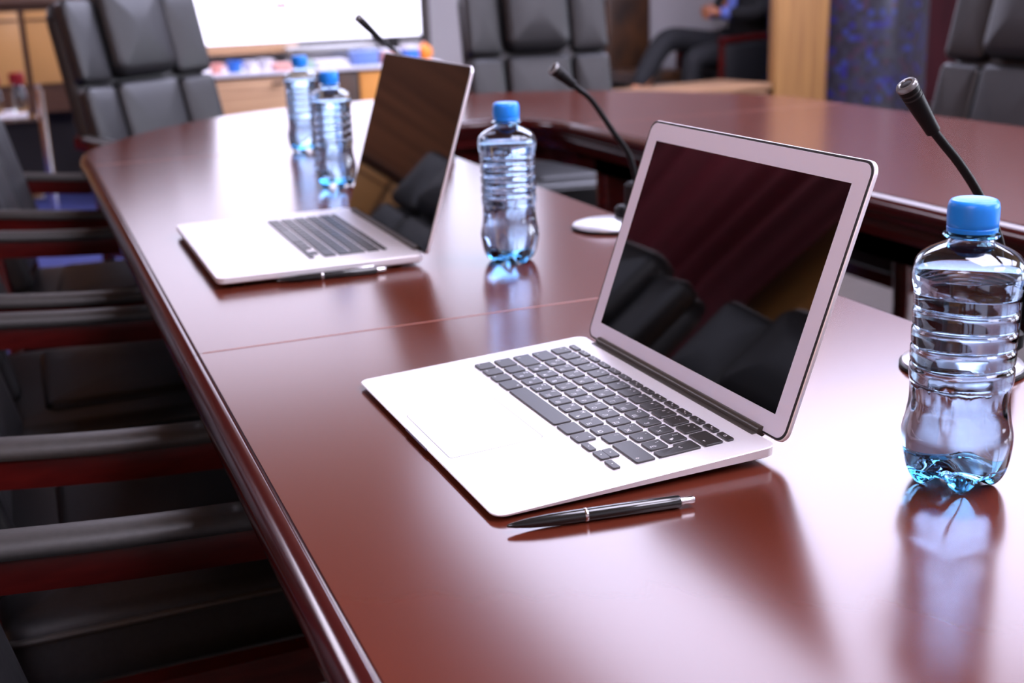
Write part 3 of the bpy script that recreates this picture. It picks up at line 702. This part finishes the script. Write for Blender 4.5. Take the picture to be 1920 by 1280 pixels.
t = thing('ball', 'orange ball at the right end of the low cabinet', 'ball', (1.855, YC, ZC)); bm = bmesh.new(); lathe(bm, [(.001, 0)]+[(.046*math.sin(q), .046-.046*math.cos(q)) for q in [PI*i/12 for i in range(1, 12)]]+[(.001, .092)], 24); link('ball_body', bm, 'orange_item', t)
bm = bmesh.new(); lathe(bm, [(.012, 0), (.012, .01), (.001, .012)], 12, cz=.090); link('valve', bm, 'pink_item', t)
t = thing('projector', 'dark grey projector on the cabinet under the bright screen', 'projector', (1.42, 5.80, ZC)); link('projector_body', box(-.24, .24, -.12, .12, .012, .092, .012), 'mic_ring', t)
bm = bmesh.new(); lathe(bm, [(.03, 0), (.03, .02), (.024, .022), (.001, .018)], 24); bmesh.ops.transform(bm, matrix=Matrix.Translation((.12, -.118, .05)) @ Matrix.Rotation(PI/2, 4, 'X'), verts=bm.verts); link('lens', bm, 'glass_black', t)
for x in (-.2, .2):
    bm = bmesh.new(); lathe(bm, [(.012, 0), (.012, .014)], 12, x, 0); link('foot', bm, 'rubber', t)
bm = bmesh.new(); tube(bm, [(1.70, YC+.10, ZC+.0125), (1.635, YC+.12, ZC+.10)], [.008, .007], 10)
t = thing('marker_pen', 'black marker leaning above the pink and white box', 'marker', (0, 0, 0)); link('marker_body', bm, 'mic', t)
bm = bmesh.new(); tube(bm, [(1.635, YC+.12, ZC+.10), (1.620, YC+.1245, ZC+.12)], [.0085, .008], 10); link('marker_cap', bm, 'mic', t)

# ------------------------------------------------------------ back left: amber sideboard and glass trolley
sb = thing('sideboard', 'tall amber-fronted sideboard with dark frames at the back left', 'cabinet', (0, 6.05, 0))
link('cabinet_body', box(-2.2, .13, .02, .5, .47, 1.03), 'cab_frame', sb, smooth=False)
link('kick_board', box(-2.18, .11, .30, .48, .0045, .47), 'dark', sb, smooth=False)  # dark board added in place of the shade under the sideboard
link('cabinet_top', box(-2.23, .15, -.02, .52, 1.03, 1.06, .004), 'cab_frame', sb)
for i in range(8):
    x = .13-.285*(i+1)
    if x+.27 > .15: continue
    d = link('door', box(x+.015, x+.27, 0, .02, .62, .995, .003), 'cab_glass', sb)
    link('door_rail', box(x+.02, x+.265, -.006, 0, .945, .955), 'cab_frame', d, smooth=False)
tl = thing('glass_trolley', 'small glass-topped trolley with chrome legs at the far left', 'trolley', (-.36, 5.0, 0))
link('glass_top', box(-.30, .20, -.22, .22, .550, .560, .002), 'glass_clear', tl)
link('shelf', box(-.28, .18, -.20, .20, .20, .21, .002), 'glass_clear', tl)
for x in (-.27, .22):
    for y in (-.19, .19):
        bm = bmesh.new(); tube(bm, [(x, y, .008), (x, y, .68)], .016, 12); link('leg', bm, 'chrome', tl)
bm = bmesh.new(); slab(bm, -.62, -.20, 4.84, 5.12, .02, .5604, .576, .003); tag(link('tray', bm, 'white_item'), 'pale serving tray on the glass trolley', 'tray')
def carafe(label, x):
    t = thing('juice_bottle', label, 'bottle', (x, 4.97, .5762), 0, 'red-capped bottles on the trolley tray')
    bm = bmesh.new(); lathe(bm, [(.030, 0), (.033, .01), (.033, .085), (.020, .115), (.018, .122)], 24); link('bottle_body', bm, 'glass_clear', t)
    bm = bmesh.new(); lathe(bm, [(.030, .122), (.033, .126), (.033, .170), (.028, .174)], 24); link('bottle_cap', bm, 'red_cap', t)
carafe('red-capped bottle nearer the chair on the trolley tray', -.225); carafe('red-capped bottle cut by the left picture edge on the trolley tray', -.330)
carafe('red-capped bottle at the back left of the trolley tray', -.44)

# ------------------------------------------------------------ right background
bench = thing('wooden_bench', 'low tan wooden bench behind the table below the seated person', 'bench', (3.35, 5.16, 0), .18)
link('bench_top', box(-.95, .42, -.21, .22, .415, .450, .006), 'tan', bench)
link('front_board', box(-.93, .40, -.195, -.175, .05, .415, .003), 'tan', bench)
for x in (-.9, .34): link('leg', box(x, x+.05, -.17, .19, 0, .415, .003), 'tan', bench)
o = link('wood_column', box(3.815, 4.17, 5.02, 5.09, 0, H, .004), 'woodv'); o.name = 'wood_column'; tag(o, 'square light wood column with vertical grain beside the blue mosaic pillar', 'column')
bm = bmesh.new(); cx, cy, rad = 4.68, 5.53, .49; n = 72; uv = bm.loops.layers.uv.new('UVMap')
nseg = 10; rings = [[bm.verts.new((cx+rad*math.cos(2*PI*i/n), cy+rad*math.sin(2*PI*i/n), H*k/nseg)) for i in range(n)] for k in range(nseg+1)]
cell = .036; per = round(2*PI*rad/cell)
for k in range(nseg):
    for i in range(n):
        f = bm.faces.new((rings[k][i], rings[k][(i+1) % n], rings[k+1][(i+1) % n], rings[k+1][i]))
        for lp, (uu, vv) in zip(f.loops, ((i, k), (i+1, k), (i+1, k+1), (i, k+1))): lp[uv].uv = (uu/n*per, vv/nseg*H/cell)
tag(link('mosaic_pillar', bm, 'mosaic'), 'round pillar covered in dark blue and violet mosaic tiles', 'pillar')

# brown cabinet-like armchair beside the person
bc = thing('brown_armchair', 'dark brown high-backed chair by the grey wall, left of the seated person', 'chair', (3.80, 6.60, 0), PI)
link('seat', cushion(-.20, .20, -.20, .24, .36, .44, .02, .006), 'brownchair', bc)
link('backrest', cushion(-.18, .18, -.27, -.20, .40, .93, .03, .0), 'brownchair', bc)
for x in (-.18, .18):
    for y in (-.22, .20):
        bm = bmesh.new(); tube(bm, [(x, y, 0), (x, y, .37)], .018, 8); link('leg', bm, 'brownchair', bc)
# red wood chair for the person
pc = thing('red_wood_armchair', 'dark red wooden armchair under the seated person in the black suit', 'chair', (4.39, 6.33, 0), PI/2)
link('seat', cushion(-.25, .25, -.24, .24, .36, .44, .02, .005), 'leather', pc)
link('backrest', cushion(-.25, .25, -.31, -.25, .44, 1.02, .03, .0), 'leather', pc)
for x in (-.28, .28):
    for y in (-.24, .30):
        bm = bmesh.new(); tube(bm, [(x, y, 0), (x, y, .62)], .022, 8); link('leg', bm, 'darkwood', pc)
    bm = bmesh.new(); tube(bm, [(x, -.28, .60), (x, 0, .65), (x, .32, .63)], .024, 8); link('armrest', bm, 'darkwood', pc)
    link('side_panel', box(x-.012, x+.012, -.24, .29, .12, .60, .004), 'leather', pc)

# ------------------------------------------------------------ seated person
def skin_chain(name, verts, edges, m, parent, sub=2):
    me = bpy.data.meshes.new(name); me.from_pydata([v[0] for v in verts], edges, []); o = bpy.data.objects.new(name, me); C.objects.link(o)
    o.modifiers.new('skin', 'SKIN'); s = o.modifiers.new('sub', 'SUBSURF'); s.levels = sub; s.render_levels = sub
    for i, v in enumerate(verts):
        r = v[1]; me.skin_vertices[0].data[i].radius = (r, r) if not isinstance(r, tuple) else r
        me.skin_vertices[0].data[i].use_root = i == 0
    bpy.context.view_layer.update()
    ev = o.evaluated_get(bpy.context.evaluated_depsgraph_get()); m2 = bpy.data.meshes.new_from_object(ev); bpy.data.objects.remove(o)
    q = bpy.data.objects.new(name, m2); C.objects.link(q); m2.materials.clear(); m2.materials.append(M[m])
    for p in m2.polygons: p.use_smooth = True
    if parent: q.parent = parent
    return q
# local frame: +y is where the person faces; x right
pr = thing('person', 'seated person in black suit with blue shirt, legs crossed, hands together', 'person', (4.34, 6.33, 0), PI/2)
# body surface (skin): pelvis, spine, neck, head, arms, legs in one mesh
V = [((0, -.10, .53), .13), ((0, -.14, .72), .115), ((0, -.16, .92), .13), ((0, -.16, 1.04), .08), ((0, -.14, 1.12), .052), ((0, -.12, 1.20), .075), ((0, -.11, 1.28), .088), ((0, -.12, 1.36), .06),
     ((-.18, -.15, 1.00), .055), ((-.26, -.06, .80), .042), ((-.08, .14, .80), .030),
     ((.18, -.15, 1.00), .055), ((.26, -.06, .80), .042), ((.08, .14, .80), .030),
     ((-.10, -.06, .53), .085), ((-.13, .38, .52), .060), ((-.13, .40, .10), .040), ((-.13, .52, .04), .034),
     ((.10, -.06, .55), .085), ((.03, .48, .665), .060), ((-.05, .71, .36), .042), ((-.06, .81, .32), .034)]
Eg = [(0, 1), (1, 2), (2, 3), (3, 4), (4, 5), (5, 6), (6, 7), (3, 8), (8, 9), (9, 10), (3, 11), (11, 12), (12, 13), (0, 14), (14, 15), (15, 16), (16, 17), (0, 18), (18, 19), (19, 20), (20, 21)]
body = skin_chain('body', V, Eg, 'skin', pr)
# jacket
V = [((0, -.10, .55), (.19, .15)), ((0, -.14, .72), (.17, .14)), ((0, -.16, .92), (.20, .14)), ((0, -.15, 1.05), (.11, .10)),
     ((-.20, -.15, 1.00), .080), ((-.28, -.06, .80), .062), ((-.12, .10, .80), .046), ((.20, -.15, 1.00), .080), ((.28, -.06, .80), .062), ((.12, .10, .80), .046)]
skin_chain('jacket', V, [(0, 1), (1, 2), (2, 3), (3, 4), (4, 5), (5, 6), (3, 7), (7, 8), (8, 9)], 'cloth_black', pr)
V = [((0, -.10, .53), (.17, .14)), ((-.10, -.02, .54), .110), ((-.13, .39, .53), .080), ((-.13, .41, .12), .062), ((.10, -.02, .56), .110), ((.03, .495, .66), .088), ((-.05, .765, .33), .058)]
skin_chain('trousers', V, [(0, 1), (1, 2), (2, 3), (0, 4), (4, 5), (5, 6)], 'trouser', pr)
for s in (-1, 1):
    bm = bmesh.new(); tube(bm, [(s*.125, .09, .80), (s*.085, .135, .80)], .042, 14); link('shirt_cuff', bm, 'shirt', pr)
V = [((0, -.02, 1.0), (.05, .02)), ((0, .0, .88), (.06, .02)), ((0, .02, .74), (.05, .02))]
skin_chain('shirt_front', V, [(0, 1), (1, 2)], 'shirt', pr)
def hand(s):
    bm_v = [((s*.085, .235, .80), .028), ((s*.05, .275, .805), (.036, .022)), ((s*.025, .30, .81), (.038, .020))]; ed = [(0, 1), (1, 2)]
    for k in range(4):
        i = len(bm_v); dz = .030-.020*k
        bm_v += [((s*.005, .318-.003*k, .81+dz), .0095), ((-s*.022, .322-.004*k, .806+dz), .0088), ((-s*.040, .306-.004*k, .800+dz), .0078)]
        ed += [(2, i), (i, i+1), (i+1, i+2)]
    i = len(bm_v); bm_v += [((s*.035, .27, .84), .011), ((s*.012, .285, .858), .0095)]; ed += [(1, i), (i, i+1)]
    bm_v = [((v[0][0], v[0][1]-.10, v[0][2]), v[1]) for v in bm_v]
    return skin_chain('hand', bm_v, ed, 'skin', pr, 2)
hand(-1); hand(1)
bm = bmesh.new(); lathe(bm, [(.075, 1.25), (.098, 1.29), (.099, 1.35), (.080, 1.41), (.045, 1.445), (.002, 1.455)], 28, 0, -.135); link('hair', bm, 'hair', pr)
bm = bmesh.new()
for s in (-1, 1): lathe(bm, [(.001, -.012), (.009, -.006), (.009, .006), (.001, .012)], 12, s*.032, -.035, 1.29)
link('eyes', bm, 'hair', pr)
bm = bmesh.new(); tube(bm, [(0, -.035, 1.285), (0, -.010, 1.255), (0, -.030, 1.245)], [.008, .014, .008], 10); link('nose', bm, 'skin', pr)
bm = bmesh.new(); tube(bm, [(-.024, -.04, 1.222), (0, -.030, 1.220), (.024, -.04, 1.222)], .006, 8); link('mouth', bm, 'red_cap', pr)
for s in (-1, 1):
    bm = bmesh.new(); tube(bm, [(s*.088, -.115, 1.31), (s*.099, -.125, 1.285), (s*.088, -.112, 1.255)], [.008, .013, .008], 10); link('ear', bm, 'skin', pr)
for pts in ([(-.13, .36, .045), (-.13, .46, .050), (-.13, .60, .030)], [(-.045, .71, .32), (-.05, .785, .295), (-.06, .89, .32)]):
    bm = bmesh.new(); tube(bm, spline(pts, 4), [.038]*3+[.044]*3+[.040, .034, .026], 14, flat=(.9, 1)); link('shoe', bm, 'gasket', pr)
